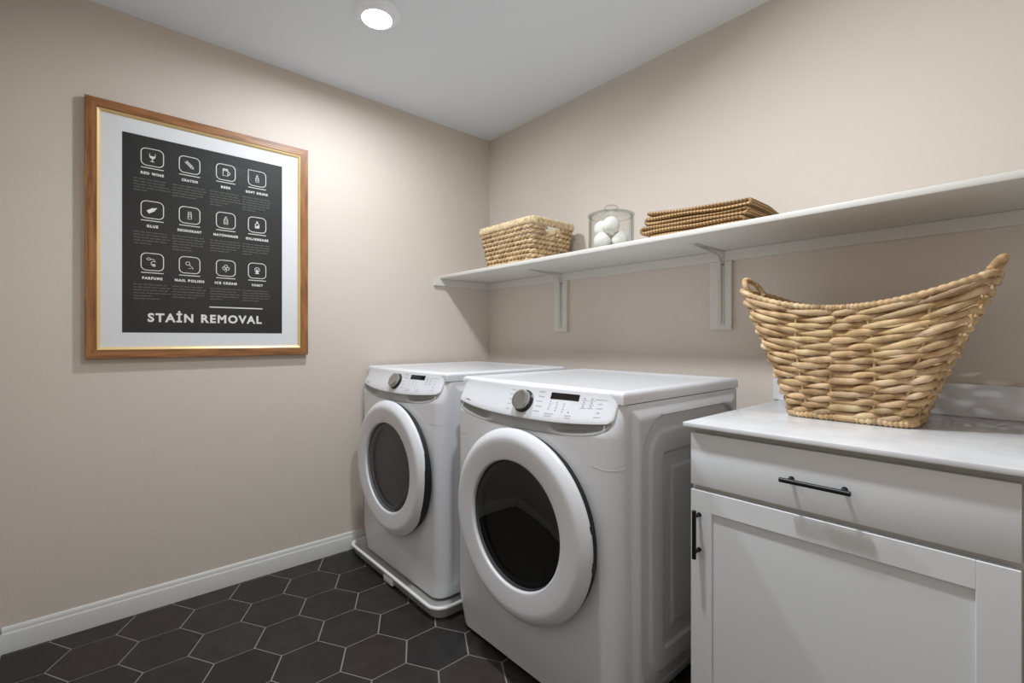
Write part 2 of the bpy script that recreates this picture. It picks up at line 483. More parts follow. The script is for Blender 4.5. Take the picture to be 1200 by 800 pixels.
def machine(loc, label, cat, name, kind):
    root = empty(name, loc); add_tag(root, label, cat)
    # cabinet shell
    bm = bmesh.new()
    zs = [0.014, 0.020, 0.05, 0.07, 0.09, 0.115, 0.13, 0.14, 0.17, 0.20] + [0.2 + 0.62 * k / 12 for k in range(1, 13)] + [0.825 + 0.004 * k for k in range(0, 30)] + [0.9445]
    rows = [outline(z, 0.004 if z < 0.018 else 0.0) for z in zs]
    V = grid(bm, rows, closed_v=True)
    cap(bm, V[0][::-1]); cap(bm, V[-1])
    build('body', bm, M['enamel'], root, smooth=40)
    # lid: rounded slab with a shallow sunk field
    bm = bmesh.new()
    nx, ny = 40, 40
    x0, x1, y0, y1 = -HW, HW, 0.040, DB + 0.004
    def spread(k, n, a, b):
        t = k / n; t = 0.5 - 0.5 * math.cos(PI * t); return a + (b - a) * t
    rows = []
    for i in range(nx + 1):
        x = spread(i, nx, x0, x1); row = []
        for j in range(ny + 1):
            y = spread(j, ny, y0, y1)
            d = min(x - x0, x1 - x, y - y0, y1 - y)
            rr_ = 0.014
            z = HM - (rr_ - math.sqrt(max(0, rr_ ** 2 - max(0, rr_ - d) ** 2)))
            z -= 0.006 * smoothstep(0.035, 0.06, d)
            row.append((x, y, z))
        rows.append(row)
    V = grid(bm, rows)
    ring = [V[i][0] for i in range(nx + 1)] + [V[nx][j] for j in range(1, ny + 1)] + [V[i][ny] for i in range(nx - 1, -1, -1)] + [V[0][j] for j in range(ny - 1, 0, -1)]
    low = [bm.verts.new((v.co.x, v.co.y, 0.9470)) for v in ring]
    for k in range(len(ring)):
        k2 = (k + 1) % len(ring); bm.faces.new((ring[k], low[k], low[k2], ring[k2]))
    cap(bm, low)
    build('top_panel', bm, M['enamel'], root, smooth=50)
    # console
    bm = bmesh.new()
    xm = (XL + XRR) / 2; xh = (XRR - XL) / 2
    rows = []
    for i in range(61):
        t = -1 + 2 * i / 60
        t = math.sin(t * PI / 2) if abs(t) < 1 else t
        x = xm + xh * t
        e = max(0.0, 1 - abs(t) ** 30) ** 0.5
        zl = lipz(x)
        pr = [(zl + 0.001, -0.022), (zl, -0.012), (zl, 0.003 * e), (zl + 0.002, 0.0085 * e), (zl + 0.007, 0.010 * e)]
        row = [(x, skin(x, z) - q, z) for z, q in pr]
        for v in (0.15, 0.3, 0.5, 0.7, 0.85, 1.0):
            row.append(tuple(console_pt(x, v)))
        row += [(x, skin(x, TOPZ + 0.006) - 0.0030 * e, TOPZ + 0.006), (x, skin(x, 0.981) + 0.005, 0.9808), (x, max(skin(x, 0.982) + 0.02, 0.046), 0.9825)]
        rows.append(row)
    V = grid(bm, rows)
    cap(bm, V[0]); cap(bm, V[-1][::-1])
    # printed legends: little ticks
    def tick(bm, x, v, wx, wv, off=0.0007, mi=1):
        q = []
        for sx, sv in ((-1, -1), (1, -1), (1, 1), (-1, 1)):
            p = console_pt(x + sx * wx / 2, v + sv * wv / 2)
            q.append(bm.verts.new(p + console_nrm(x, v) * off))
        f = bm.faces.new(q); f.material_index = mi
    KX = 0.021
    for k in range(5):
        tick(bm, KX - 0.066 - 0.004 * (k % 2), 0.86 - 0.17 * k, 0.022, 0.028)
        tick(bm, KX + 0.069 + 0.003 * (k % 2), 0.90 - 0.165 * k, 0.026, 0.03)
    for c in range(3):
        for r in range(4):
            tick(bm, 0.137 + 0.028 * c, 0.60 - 0.085 * r - 0.02 * c, 0.004, 0.028, mi=2)
    tick(bm, 0.144, 0.20, 0.036, 0.02); tick(bm, 0.141, 0.13, 0.03, 0.02)
    tick(bm, 0.217, 0.30, 0.005, 0.035, mi=2); tick(bm, 0.219, 0.19, 0.026, 0.02); tick(bm, 0.219, 0.12, 0.02, 0.02)
    for c in range(2):
        for r in range(3):
            tick(bm, 0.262 + 0.026 * c, 0.80 - 0.13 * r, 0.005, 0.03, mi=2)
            tick(bm, 0.262 + 0.026 * c, 0.74 - 0.13 * r, 0.02, 0.018)
    for r, wd in enumerate((0.04, 0.016, 0.02, 0.01, 0.024)):
        tick(bm, 0.319, 0.80 - 0.155 * r, wd, 0.022 if r != 3 else 0.06)
    # maker's word on the lower left of the console
    add_text(bm, 'SAMSUNG', 0.0062, lambda tx, ty: console_pt(-0.300 + tx, 0.10 + ty / 0.09) + console_nrm(-0.28, 0.1) * 0.0007, 2, spacing=1.15, center=True, bold=0.0004)
    con = build('control_panel', bm, [M['enamel'], M['mark'], M['markdk']], root, smooth=60)
    bm = bmesh.new()
    tick(bm, 0.187, 0.80, 0.110, 0.22, off=0.0012)
    ret = bmesh.ops.extrude_face_region(bm, geom=bm.faces[:])
    for v in [g for g in ret['geom'] if isinstance(g, bmesh.types.BMVert)]:
        v.co -= console_nrm(0.168, 0.8) * 0.003
    build('display', bm, M['display'], con, smooth=None, label='black display window')
    # knob
    kc = console_pt(KX, 0.50); kn = console_nrm(KX, 0.5)
    rot = Vector((0, 0, 1)).rotation_difference(kn).to_matrix().to_4x4()
    T = Matrix.Translation(kc) @ rot @ Matrix.Diagonal((1.06, 1, 1, 1))
    bm = bmesh.new()
    V = lathe(bm, [(0.0395, -0.004), (0.0395, 0.003), (0.037, 0.005), (0.0365, 0.010), (0.03, 0.010)], 48); cap(bm, V[-1])
    bmesh.ops.transform(bm, matrix=T, verts=bm.verts)
    build('knob_ring', bm, M['black'], con)
    bm = bmesh.new()
    prof = [(0.0335, 0.009), (0.0345, 0.013), (0.0342, 0.021), (0.0328, 0.0245), (0.030, 0.0255), (0.022, 0.0248), (0.008, 0.0245)]
    V = lathe(bm, prof, 72); cap(bm, V[-1])
    for i, row in enumerate(V[1:4]):
        for k, v in enumerate(row):
            if k % 3 == 0: v.co.x *= 0.975; v.co.y *= 0.975
    box(bm, -0.0015, 0.0015, 0.016, 0.030, 0.0245, 0.0262)
    bmesh.ops.transform(bm, matrix=T, verts=bm.verts)
    build('knob', bm, M['knob'], con)
    # grey grip recess under the console lip
    bm = bmesh.new()
    rows = []
    XA, XB = XL + 0.004, XRR - 0.006
    for i in range(49):
        t = -1 + 2 * i / 48; tt = math.sin(t * PI / 2)
        x = (XA + XB) / 2 + (XB - XA) / 2 * tt
        zt = lipz(x) + 0.004
        zb = grip_low(x)
        ends = smoothstep(0.36, 0.52, abs(x - 0.01) / HW)
        row = []
        for v in (0, 0.06, 0.14, 0.24, 0.36, 0.5, 0.65, 0.8, 1.0):
            z = zb + (zt - zb) * v
            deep = -0.0010 * v * (1 - ends) + ends * 0.019 * smoothstep(0.02, 0.6, v) * max(0.0, 1 - abs(tt) ** 9)
            row.append((x, skin(x, zb) - 0.0009 + deep + (0.0022 if v == 0 else 0.0), z))
        rows.append(row)
    grid(bm, rows)
    build('grip_recess', bm, M['recess'], root, smooth=50, label='grey grip recess under the control panel')
    # side pressing, right and left
    for sgn in (1, -1):
        bm = bmesh.new()
        rows = []
        ny, nz = (150, 190) if sgn > 0 else (40, 50)
        for i in range(ny + 1):
            y = 0.068 + (DB - 0.02 - 0.068) * i / ny; row = []
            for j in range(nz + 1):
                z = 0.04 + (0.940 - 0.04) * j / nz
                d = sd_rr(y, z, 0.121, DB - 0.03, 0.055, 0.902, 0.13)
                h = 0.0
                h -= 0.010 * smoothstep(0.0, 0.005, d)
                h += 0.007 * smoothstep(0.042, 0.058, d)
                h -= 0.009 * smoothstep(0.118, 0.126, d)
                h += 0.007 * smoothstep(0.165, 0.180, d)
                edge = min(y - 0.068, DB - 0.02 - y, z - 0.04, 0.94 - z)
                base = -0.001 + 0.0125 * smoothstep(0.0, 0.045, edge)
                row.append((sgn * (HW - 0.001 + base + h * 0.95 - foot_inset(z)), y, z))
            rows.append(row)
        grid(bm, rows)
        build('side_panel', bm, M['enamel_side'], root, smooth=60)
    # seam tick at the front corner
    for sgn in (1, -1):
        bm = bmesh.new()
        o = outline(0.768)
        seq = [p for p in o if p[0] * sgn > HW - 0.085 and p[1] < 0.07]
        seq.sort(key=lambda p: math.atan2(p[1] - 0.03, (p[0] * sgn - HW + 0.08)))
        n = len(seq)
        pts = [(p[0] * 1.0, p[1], 0.768 - 0.006 * math.sin(PI * k / (n - 1))) for k, p in enumerate(seq)]
        tube(bm, pts, 0.0007, 6)
        build('panel_seam', bm, M['seam'], root)
    # door
    cz, cyl = 0.529, skin(0, 0.5)
    SX, DX = (1.035, 0.024) if kind == 'dryer' else (1.080, 0.027)
    bm = bmesh.new()
    V = lathe(bm, [(0.210, -0.01), (0.3025, -0.01), (0.3025, 0.009), (0.295, 0.0125), (0.210, 0.0125)], 96, 'y', (DX, cyl, cz), SX)
    build('door_gasket', bm, M['gasket'], root)
    bm = bmesh.new()
    prof = [(0.185, 0.012), (0.294, 0.0115), (0.3055, 0.0125), (0.3090, 0.0150), (0.3098, 0.0195), (0.3085, 0.0245), (0.3050, 0.0290), (0.2960, 0.0365), (0.2880, 0.0418),
            (0.2820, 0.0442), (0.2760, 0.0452), (0.266, 0.0450), (0.245, 0.0432), (0.225, 0.0412), (0.213, 0.0400), (0.2090, 0.0392), (0.2066, 0.0370), (0.2058, 0.0320), (0.205, 0.026), (0.203, 0.018)]
    lathe(bm, prof, 128, 'y', (DX, cyl, cz), SX)
    door = build('door', bm, M['ring'], root, smooth=50)
    bm = bmesh.new()
    V = lathe(bm, [(0.2062, 0.026), (0.199, 0.0295), (0.165, 0.0345), (0.11, 0.0380), (0.05, 0.0395), (0.012, 0.0397)], 96, 'y', (DX, cyl, cz), SX)
    cap(bm, V[-1])
    build('door_glass', bm, M['doorglass' if kind == 'dryer' else 'doorglass_grey'], door, label='smoked dark round door glass')
    bm = bmesh.new()
    V = lathe(bm, [(0.1985, 0.012), (0.1965, 0.017), (0.1945, 0.016), (0.193, 0.008)], 96, 'y', (DX, cyl, cz), SX)
    build('glass_ring', bm, M['seam'], door)
    if kind == 'dryer':
        for zz in (0.595, 0.497):
            bm = bmesh.new()
            dz = zz - cz; xx = math.sqrt(0.308 ** 2 - dz * dz) * SX + DX
            box(bm, xx - 0.008, xx + 0.003, cyl - 0.020, cyl - 0.009, zz - 0.014, zz + 0.014, 0.002)
            build('hinge_cover', bm, M['black'], door)
    else:
        # dark finger grip let into the right-hand rim of the door
        bm = bmesh.new()
        rows = []
        for i in range(33):
            a = math.radians(-40 + 62 * i / 32)
            w = max(0.0, math.sin(PI * i / 32)) ** 0.35
            row = []
            for rr_, h in ((0.3095, 0.0120), (0.3107, 0.0185), (0.3104, 0.0120 + 0.012 * w), (0.3070, 0.0120 + 0.0165 * w)):
                row.append((rr_ * math.cos(a) * SX + 0.0004 + DX, cyl - h, cz + rr_ * math.sin(a)))
            rows.append(row)
        grid(bm, rows)
        build('door_grip', bm, M['gasket'], door, label='dark finger grip in the door rim')
    # drum seen through the glass
    bm = bmesh.new()
    V = lathe(bm, [(0.193, 0.008), (0.184, -0.02), (0.196, -0.06)], 64, 'y', (DX, cyl, cz), SX)
    drum_y = 0.0
    V = lathe(bm, [(0.196, -0.06), (0.235, -0.075), (0.24, -0.12), (0.24, -0.48), (0.20, -0.52), (0.06, -0.53), (0.02, -0.53)], 64, 'y', (DX, cyl, cz), SX, mi=1)
    cap(bm, V[-1], 1)
    for k in range(3):
        a = 2 * PI * k / 3 + 0.6
        c, s = math.cos(a), math.sin(a)
        q = []
        for rr_, dd in ((0.24, -0.03), (0.185, 0.0), (0.24, 0.03)):
            x = rr_ * c - dd * s; z = rr_ * s + dd * c
            q.append((x * SX + DX, z + cz))
        grid(bm, [[(x, cyl + 0.14, z) for x, z in q], [(x, cyl + 0.46, z) for x, z in q]], mi=1)
    build('drum', bm, [M['drumdk'], M['drum']], root, smooth=40)
    # levelling feet
    for sx in (-1, 1):
        for yy in (0.07, DB - 0.07):
            bm = bmesh.new()
            V = lathe(bm, [(0.024, 0.0), (0.024, 0.008), (0.010, 0.012), (0.010, 0.020)], 20, 'z', (sx * (HW - 0.07), yy, 0.0)); cap(bm, V[0][::-1])
            build('foot', bm, M['black'], root)
    return root

# text -> mesh
def add_text(bm, s, size, fn, mi, spacing=1.0, center=False, bold=0.0, word=1.0, sx=1.0):
    cu = bpy.data.curves.new('t', 'FONT'); cu.body = s; cu.size = size; cu.offset = bold
    cu.space_character = spacing; cu.space_word = word; cu.resolution_u = 3
    cu.align_x = 'CENTER' if center else 'LEFT'
    ob = bpy.data.objects.new('t', cu); COL.objects.link(ob)
    dg = bpy.context.evaluated_depsgraph_get(); dg.update()
    ev = ob.evaluated_get(dg); me = ev.to_mesh()
    vs = [bm.verts.new(fn(v.co.x * sx, v.co.y)) for v in me.vertices]
    for p in me.polygons:
        try:
            f = bm.faces.new([vs[i] for i in p.vertices]); f.material_index = mi
        except ValueError: pass
    xs = [v.co.x for v in me.vertices]
    ev.to_mesh_clear()
    bpy.data.objects.remove(ob); bpy.data.curves.remove(cu)
    return (min(xs), max(xs)) if xs else (0, 0)

YM = -0.912
machine((0.414, YM, 0.004), 'white front-loading washer standing in a white drain pan by the framed poster wall', 'washing machine', 'washing_machine', 'washer')
machine((1.311, YM, 0.0), 'white front-loading dryer between the washer in the pan and the white base cabinet', 'dryer', 'clothes_dryer', 'dryer')

# ------------------------------------------------------------------ drain pan
def drain_pan():
    x0, x1, y0, y1 = 0.0145, 0.895, -0.985, -0.085
    cx, cy = (x0 + x1) / 2, (y0 + y1) / 2
    bm = bmesh.new()
    def rr(inset, z, r):
        hx, hy = (x1 - x0) / 2 - inset, (y1 - y0) / 2 - inset
        pts = []
        for qx, qy, a0 in ((1, 1, 0), (-1, 1, 90), (-1, -1, 180), (1, -1, 270)):
            for k in range(9):
                a = math.radians(a0 + 90 * k / 8)
                pts.append((qx * (hx - r) + r * math.cos(a), qy * (hy - r) + r * math.sin(a), z))
        return pts
    seq = [(0.024, 0.0, 0.05), (0.020, 0.003, 0.055), (0.0068, 0.040, 0.065), (0.003, 0.0415, 0.07), (0.0, 0.045, 0.07), (0.0, 0.050, 0.07), (0.002, 0.0535, 0.07), (0.006, 0.055, 0.066),
           (0.010, 0.0545, 0.064), (0.013, 0.0515, 0.062), (0.0165, 0.050, 0.06), (0.0180, 0.0470, 0.058), (0.0225, 0.02, 0.055), (0.027, 0.006, 0.05), (0.030, 0.0038, 0.045)]
    V = grid(bm, [rr(*s) for s in seq], closed_v=True)
    cap(bm, V[0][::-1]); cap(bm, V[-1])
    o = build('drain_pan', bm, M['pan'], None, loc=(cx, cy, 0.0), smooth=50)
    add_tag(o, 'shallow white plastic drain pan on the dark tile floor under the washer', 'drain pan')
    bm = bmesh.new()
    box(bm, -0.020, 0.070, -0.4485, -0.4295, 0.006, 0.034, 0.005, 3)
    build('drain_boss', bm, M['pan'], o)
drain_pan()

# ------------------------------------------------------------------ shelf with cleats and brackets
SZ0, SZ1, SY = 1.503, 1.523, -0.402
bm = bmesh.new(); box(bm, 0.0, XR, SY, 0.0, SZ0, SZ1, 0.004, 2)
sh = build('wall_shelf', bm, M['shelf'], None, smooth=40)
add_tag(sh, 'long white painted wall shelf above the laundry machines and cabinet', 'shelf')
bm = bmesh.new(); box(bm, 0.0, XR, -0.019, 0.0, 1.461, SZ0, 0.0015, 1); build('back_cleat', bm, M['shelf'], sh)
bm = bmesh.new(); box(bm, 0.0, 0.019, -0.440, -0.019, 1.461, SZ0, 0.0015, 1); build('end_cleat', bm, M['shelf'], sh)
bm = bmesh.new(); box(bm, XR - 0.019, XR, -0.440, -0.019, 1.461, SZ0, 0.0015, 1); build('end_cleat', bm, M['shelf'], sh)

def shelf_bracket(x0, x1, xa, label):
    root = empty('shelf_bracket', ((x0 + x1) / 2, 0, 1.172)); add_tag(root, label, 'shelf bracket', 'white brackets under the wall shelf')
    ox, oz = (x0 + x1) / 2, 1.172
    def B(*a, **k):
        bm = bmesh.new(); box(bm, *a, **k); bmesh.ops.translate(bm, vec=(-ox, 0, -oz), verts=bm.verts); return bm
    build('backing_board', B(x0, x1, -0.018, 0.0, 1.173, 1.4605, r=0.0015, seg=1), M['shelf'], root)
    # pressed-steel arms: flat flanges with a raised rib that curves round the corner
    bm = bmesh.new()
    box(bm, xa - 0.013, xa + 0.013, -0.0215, -0.0185, 1.190, 1.4605, 0.001, 1)
    box(bm, xa - 0.013, xa + 0.013, -0.0225, -0.0195, 1.4605, 1.5025, 0.001, 1)
    bmesh.ops.translate(bm, vec=(-ox, 0, -oz), verts=bm.verts)
    build('upright_arm', bm, M['bracket'], root)
    bm = bmesh.new()
    box(bm, xa - 0.013, xa + 0.013, -0.262, -0.020, 1.4995, 1.5025, 0.001, 1)
    bmesh.ops.translate(bm, vec=(-ox, 0, -oz), verts=bm.verts)
    build('shelf_arm', bm, M['bracket'], root)
    bm = bmesh.new()
    pts = [(xa, -0.0215, 1.20), (xa, -0.024, 1.23), (xa, -0.026, 1.30), (xa, -0.028, 1.40), (xa, -0.031, 1.435)]
    for k in range(1, 8):
        a = PI / 2 * k / 8
        pts.append((xa, -0.031 - 0.045 * (1 - math.cos(a)), 1.435 + 0.052 * math.sin(a)))
    pts += [(xa, -0.085, 1.4885), (xa, -0.14, 1.4915), (xa, -0.20, 1.4955), (xa, -0.25, 1.4990)]
    tube(bm, [(p[0] - ox, p[1], p[2] - oz) for p in pts], 0.0055, 8)
    build('stiffening_rib', bm, M['bracket'], root)
    for zz in (1.205, 1.445):
        bm = bmesh.new()
        V = lathe(bm, [(0.0045, 0.0), (0.004, 0.002), (0.001, 0.0027)], 12, 'y', (xa - ox + (0.009 if zz > 1.4 else 0), -0.0212, zz - oz)); cap(bm, V[-1])
        build('screw', bm, M['screw'], root)
shelf_bracket(0.617, 0.714, 0.668, 'white shelf bracket on its backing board under the small woven basket')
shelf_bracket(1.533, 1.627, 1.585, 'white shelf bracket on its backing board under the folded tan blanket')

# ------------------------------------------------------------------ base cabinet and countertop
CT = 0.900
def cabinet(xl, xr, label):
    cx = (xl + xr) / 2; hw = (xr - xl) / 2
    yf = -0.698   # carcass front
    root = empty('base_cabinet', (cx, -0.33, 0.0)); add_tag(root, label, 'cabinet')
    def P(bm): bmesh.ops.translate(bm, vec=(0, 0.33, 0), verts=bm.verts); return bm
    bm = bmesh.new()
    box(bm, -hw, hw, yf, -0.002, 0.10, CT - 0.014)
    box(bm, -hw + 0.005, hw - 0.005, yf + 0.06, -0.002, 0.0, 0.0995)
    build('carcass', P(bm), M['cabin'], root)
    x0, x1 = -hw + 0.002, hw - 0.004
    bm = bmesh.new(); box(bm, x0, x1, yf - 0.02, yf - 0.001, 0.7235, 0.8695, 0.0015, 2)
    dr = build('drawer_front', P(bm), M['cab'], root)
    # shaker door: four frame members round a sunk panel
    z0, z1 = 0.115, 0.7095
    rs = 0.0605
    bm = bmesh.new()
    box(bm, x0, x0 + rs, yf - 0.02, yf - 0.001, z0, z1, 0.0012, 1)
    box(bm, x1 - rs, x1, yf - 0.02, yf - 0.001, z0, z1, 0.0012, 1)
    box(bm, x0 + rs, x1 - rs, yf - 0.0198, yf - 0.001, z1 - 0.057, z1, 0.0008, 1)
    box(bm, x0 + rs, x1 - rs, yf - 0.0198, yf - 0.001, z0, z0 + 0.057, 0.0008, 1)
    box(bm, x0 + rs - 0.004, x1 - rs + 0.004, yf - 0.0130, yf - 0.002, z0 + 0.05, z1 - 0.05)
    door = build('door', P(bm), M['cab'], root)
    def handle(parent, a, b, out):
        """bar pull between a and b, standing off towards -y"""
        bm = bmesh.new()
        A, Bv = Vector(a), Vector(b); d = (Bv - A).normalized()
        L_ = (Bv - A).length
        r = 0.0058
        def ch(t, rad): return A + d * t, rad
        pts = [A, A + d * 0.0012, A + d * (L_ - 0.0012), Bv]
        tube(bm, pts, [r * 0.8, r, r, r * 0.8], 20, ups=[(0, -1, 0)] * 4)
        for t in (0.018, L_ - 0.018):
            c = A + d * t
            tube(bm, [c, c + Vector((0, out - 0.001, 0))], 0.0046, 14)
            tube(bm, [c + Vector((0, out - 0.0035, 0)), c + Vector((0, out, 0))], 0.0062, 14)
        bmesh.ops.translate(bm, vec=(0, 0.33, 0), verts=bm.verts)
        h = build('handle', bm, M['blackmetal'], parent, label='slim black bar handle')
    yh = yf - 0.02 - 0.030
    handle(dr, (2.062 - 2.1415, yh, 0.795), (2.062 - 2.1415 + 0.145, yh, 0.795), 0.030)
    handle(door, (x0 + 0.0255, yh, 0.526), (x0 + 0.0255, yh, 0.660), 0.030)
    return root
cabinet(1.818, 2.465, 'white shaker base cabinet with a drawer beside the dryer')
# plain filler panel closing the run to the side wall
bm = bmesh.new(); box(bm, 2.4665, XR - 0.002, -0.700, -0.001, 0.0, CT - 0.014)
o = build('filler_panel', bm, M['cabin'], None, smooth=None); add_tag(o, 'plain white cabinet end panel at the right edge under the countertop', 'cabinet panel')
bm = bmesh.new(); box(bm, 1.806, XR - 0.001, -0.738, 0.0, CT - 0.0135, CT, 0.0025, 2)
o = build('countertop', bm, M['quartz'], None); add_tag(o, 'white quartz countertop slab on the base cabinet', 'countertop')
bm = bmesh.new(); box(bm, 1.788, XR - 0.001, -0.02, 0.0, CT + 0.0002, CT + 0.0985, 0.0015, 1)
o = build('backsplash', bm, M['quartz'], None); add_tag(o, 'low white quartz upstand along the wall behind the laundry basket', 'backsplash')

# ------------------------------------------------------------------ framed poster
def poster():
    yc, zc = (-2.026 - 1.190) / 2, (2.084 + 1.055) / 2
    hy, hz = (2.026 - 1.190) / 2, (2.084 - 1.055) / 2
    root = empty('framed_poster', (0.0, yc, zc))
    add_tag(root, 'framed black stain removal poster in a walnut frame on the left wall', 'framed poster')
    # wood: mitred profile
    def mitred(prof, mi_side):
        bm = bmesh.new()
        corners = [(-1, -1), (1, -1), (1, 1), (-1, 1)]
        for e in range(4):
            a, b = corners[e], corners[(e + 1) % 4]
            rows = [[(x, c[0] * (hy - d), c[1] * (hz - d)) for d, x in prof] for c in (a, b)]
            grid(bm, rows, closed_v=True, mi=mi_side[e])
        bmesh.ops.remove_doubles(bm, verts=bm.verts, dist=1e-6)
        return bm
    bm = mitred([(0, 0.001), (0, 0.0255), (0.0015, 0.027), (0.034, 0.027), (0.036, 0.0255), (0.036, 0.001)], (1, 0, 1, 0))
    build('frame', bm, [M['frameV'], M['frameH']], root, smooth=30)
    bm = mitred([(0.0355, 0.002), (0.0355, 0.0235), (0.038, 0.0235), (0.0455, 0.0185), (0.0465, 0.017), (0.0465, 0.002)], (0, 0, 0, 0))
    build('gold_fillet', bm, M['gold'], root, smooth=30, label='thin gold inner fillet')
    # mat board with window
    py0, py1, pz0, pz1 = -1.9135 - yc, -1.309 - yc, 1.160 - zc, 1.977 - zc
    bm = bmesh.new()
    o = 0.046
    oy, oz = hy - o, hz - o
    outer = [(-oy, -oz), (oy, -oz), (oy, oz), (-oy, oz)]
    inner = [(py0, pz0), (py1, pz0), (py1, pz1), (py0, pz1)]
    grid(bm, [[(0.0125, *p) for p in outer], [(0.0140, *p) for p in outer], [(0.0140, *p) for p in inner], [(0.0125, *p) for p in inner]], closed_v=True, closed_u=True)
    build('mat_board', bm, M['matb'], root, smooth=None)
    # print
    bm = bmesh.new()
    m = 0.004
    box(bm, 0.0115, 0.0124, py0 - m, py1 + m, pz0 - m, pz1 + m, mi=0)
    X1 = 0.01255
    def at(y, z): return (X1, y - yc, z - zc)
    def poly(ps, mi=1):
        f = bm.faces.new([bm.verts.new(at(*p)) for p in ps]); f.material_index = mi
    def stroke(ps, w, closed=False, mi=1):
        n = len(ps); L_, R_ = [], []
        for i in range(n):
            a = ps[i - 1] if (closed or i > 0) else ps[i]; b = ps[(i + 1) % n] if (closed or i < n - 1) else ps[i]
            dx, dy = b[0] - a[0], b[1] - a[1]; l = math.hypot(dx, dy) or 1
            L_.append((ps[i][0] - dy / l * w / 2, ps[i][1] + dx / l * w / 2)); R_.append((ps[i][0] + dy / l * w / 2, ps[i][1] - dx / l * w / 2))
        for i in range(n if closed else n - 1):
            j = (i + 1) % n; poly([L_[i], R_[i], R_[j], L_[j]], mi)
    def arc(cx, cy, rx, ry, a0, a1, n=16):
        return [(cx + rx * math.cos(math.radians(a0 + (a1 - a0) * k / n)), cy + ry * math.sin(math.radians(a0 + (a1 - a0) * k / n))) for k in range(n + 1)]
    def icon(kind, y, z):
        s = 0.019
        def T(ps): return [(y + p[0] * s, z + p[1] * s) for p in ps]
        def st(ps, w=0.12, closed=False, mi=1): stroke(T(ps), w * s, closed, mi)
        if kind == 0:      # wine glass
            st([(-.5, .85), (-.5, .3)] + arc(0, .3, .5, .55, 180, 360) + [(.5, .85)], .1)
            poly(T([(-.5, .35)] + arc(0, .3, .5, .5, 180, 360)))
            st([(0, -.2), (0, -.85)], .16); st([(-.35, -.88), (.35, -.88)], .16)
        elif kind == 1:    # crayon
            c, q = math.cos(math.radians(-45)), math.sin(math.radians(-45))
            R2 = lambda ps: [(p[0] * c - p[1] * q, p[0] * q + p[1] * c) for p in ps]
            st(R2([(-1, .24), (.55, .24), (1.0, .06), (1.0, -.06), (.55, -.24), (-1, -.24)]), .14, True)
            st(R2([(-.7, .24), (-.7, -.24)]), .14); st(R2([(.35, .24), (.35, -.24)]), .12); st(R2([(-.6, 0), (.3, 0)]), .12)
        elif kind == 2:    # mug
            st([(-.6, .55), (-.6, -.8), (.4, -.8), (.4, .55)], .13)
            st(arc(.45, -.15, .4, .38, -90, 90), .13)
            st(arc(-.35, .6, .28, .25, 0, 180) + arc(.15, .6, .28, .25, 180, 0)[::-1], .13); st([(-.6, .4), (.4, .4)], .1)
        elif kind == 3:    # drink bottle
            st([(-.1, .9), (-.1, .45), (-.32, .05), (-.32, -.85), (.32, -.85), (.32, .05), (.1, .45), (.1, .9)], .12, True)
            st([(-.3, 0), (.3, 0)], .1); st([(-.3, -.45), (.3, -.45)], .1)
        elif kind == 4:    # filled glue bottle, tilted
            c, q = math.cos(math.radians(35)), math.sin(math.radians(35))
            R2 = lambda ps: [(p[0] * c - p[1] * q, p[0] * q + p[1] * c) for p in ps]
            poly(T(R2([(-1, -.38), (.25, -.38), (.5, -.18), (.95, -.08), (.95, .08), (.5, .18), (.25, .38), (-1, .38)])))
        elif kind == 5:    # deodorant
            st([(-.34, -.85), (.34, -.85), (.34, .1), (-.34, .1)], .12, True)
            st([(-.28, .1), (-.28, .75), (.28, .75), (.28, .1)], .12); st([(-.3, -.3), (.3, -.3)], .1); st([(-.3, .4), (.3, .4)], .1)
        elif kind == 6:    # squeeze bottle
            st([(-.38, -.9), (.38, -.9), (.38, .2), (.15, .45), (.1, .9), (-.1, .9), (-.15, .45), (-.38, .2)], .13, True)
            st([(-.38, .1), (.38, .1)], .1); st([(-.2, -.35), (.2, -.35)], .1); st([(-.2, -.6), (.2, -.6)], .1)
        elif kind == 7:    # oil can
            st([(-.42, -.8), (.42, -.8), (.42, .1), (.1, .45), (.1, .85), (-.1, .85), (-.1, .45), (-.42, .1)], .17, True)
            poly(T([(-.42, -.8), (.42, -.8), (.42, -.3), (.1, -.05), (-.15, -.4), (-.42, -.3)]))
        elif kind == 8:    # atomiser
            st(arc(.25, -.35, .5, .5, 50, 310, 20), .12); st(arc(-.65, .6, .35, .22, 0, 360), .1)
            st([(-.3, .55), (.1, .6), (.45, .35)], .12); st([(0, -.9), (.55, -.9)], .14); poly(T(arc(.2, -.45, .3, .3, 180, 360)))
        elif kind == 9:    # nail polish brush
            st(arc(-.35, .35, .38, .38, 0, 360), .1, mi=1); st([(-.1, .1), (.55, -.55)], .1); st([(.45, -.45), (.65, -.9)], .12); st([(-.2, -.75), (.3, -.75)], .08)
        elif kind == 10:   # ice cream
            st(arc(0, .4, .35, .38, 0, 360), .12); st(arc(-.35, -.05, .35, .35, 60, 330), .12); st(arc(.35, -.05, .35, .35, -150, 120), .12)
            st([(-.35, -.4), (0, -.95), (.35, -.4)], .13, True); poly(T([(-.2, -.1), (.2, -.2), (.05, .3)]))
        else:              # upset face
            st(arc(0, .25, .55, .55, -50, 230, 24), .12); poly(T([(-.35, 0), (0, .25), (.3, 0), (.2, -.45), (-.25, -.45)]))
            st([(-.3, .45), (-.1, .35)], .1); st([(.3, .45), (.1, .35)], .1); poly(T([(-.5, -.75), (.5, -.75), (.35, -.5), (-.35, -.5)]))
    names = ['RED WINE', 'CRAYON', 'BEER', 'SOFT DRINK', 'GLUE', 'DEODORANT', 'MAYONNAISE', 'OIL/GREASE', 'PARFUME', 'NAIL POLISH', 'ICE CREAM', 'VOMIT']
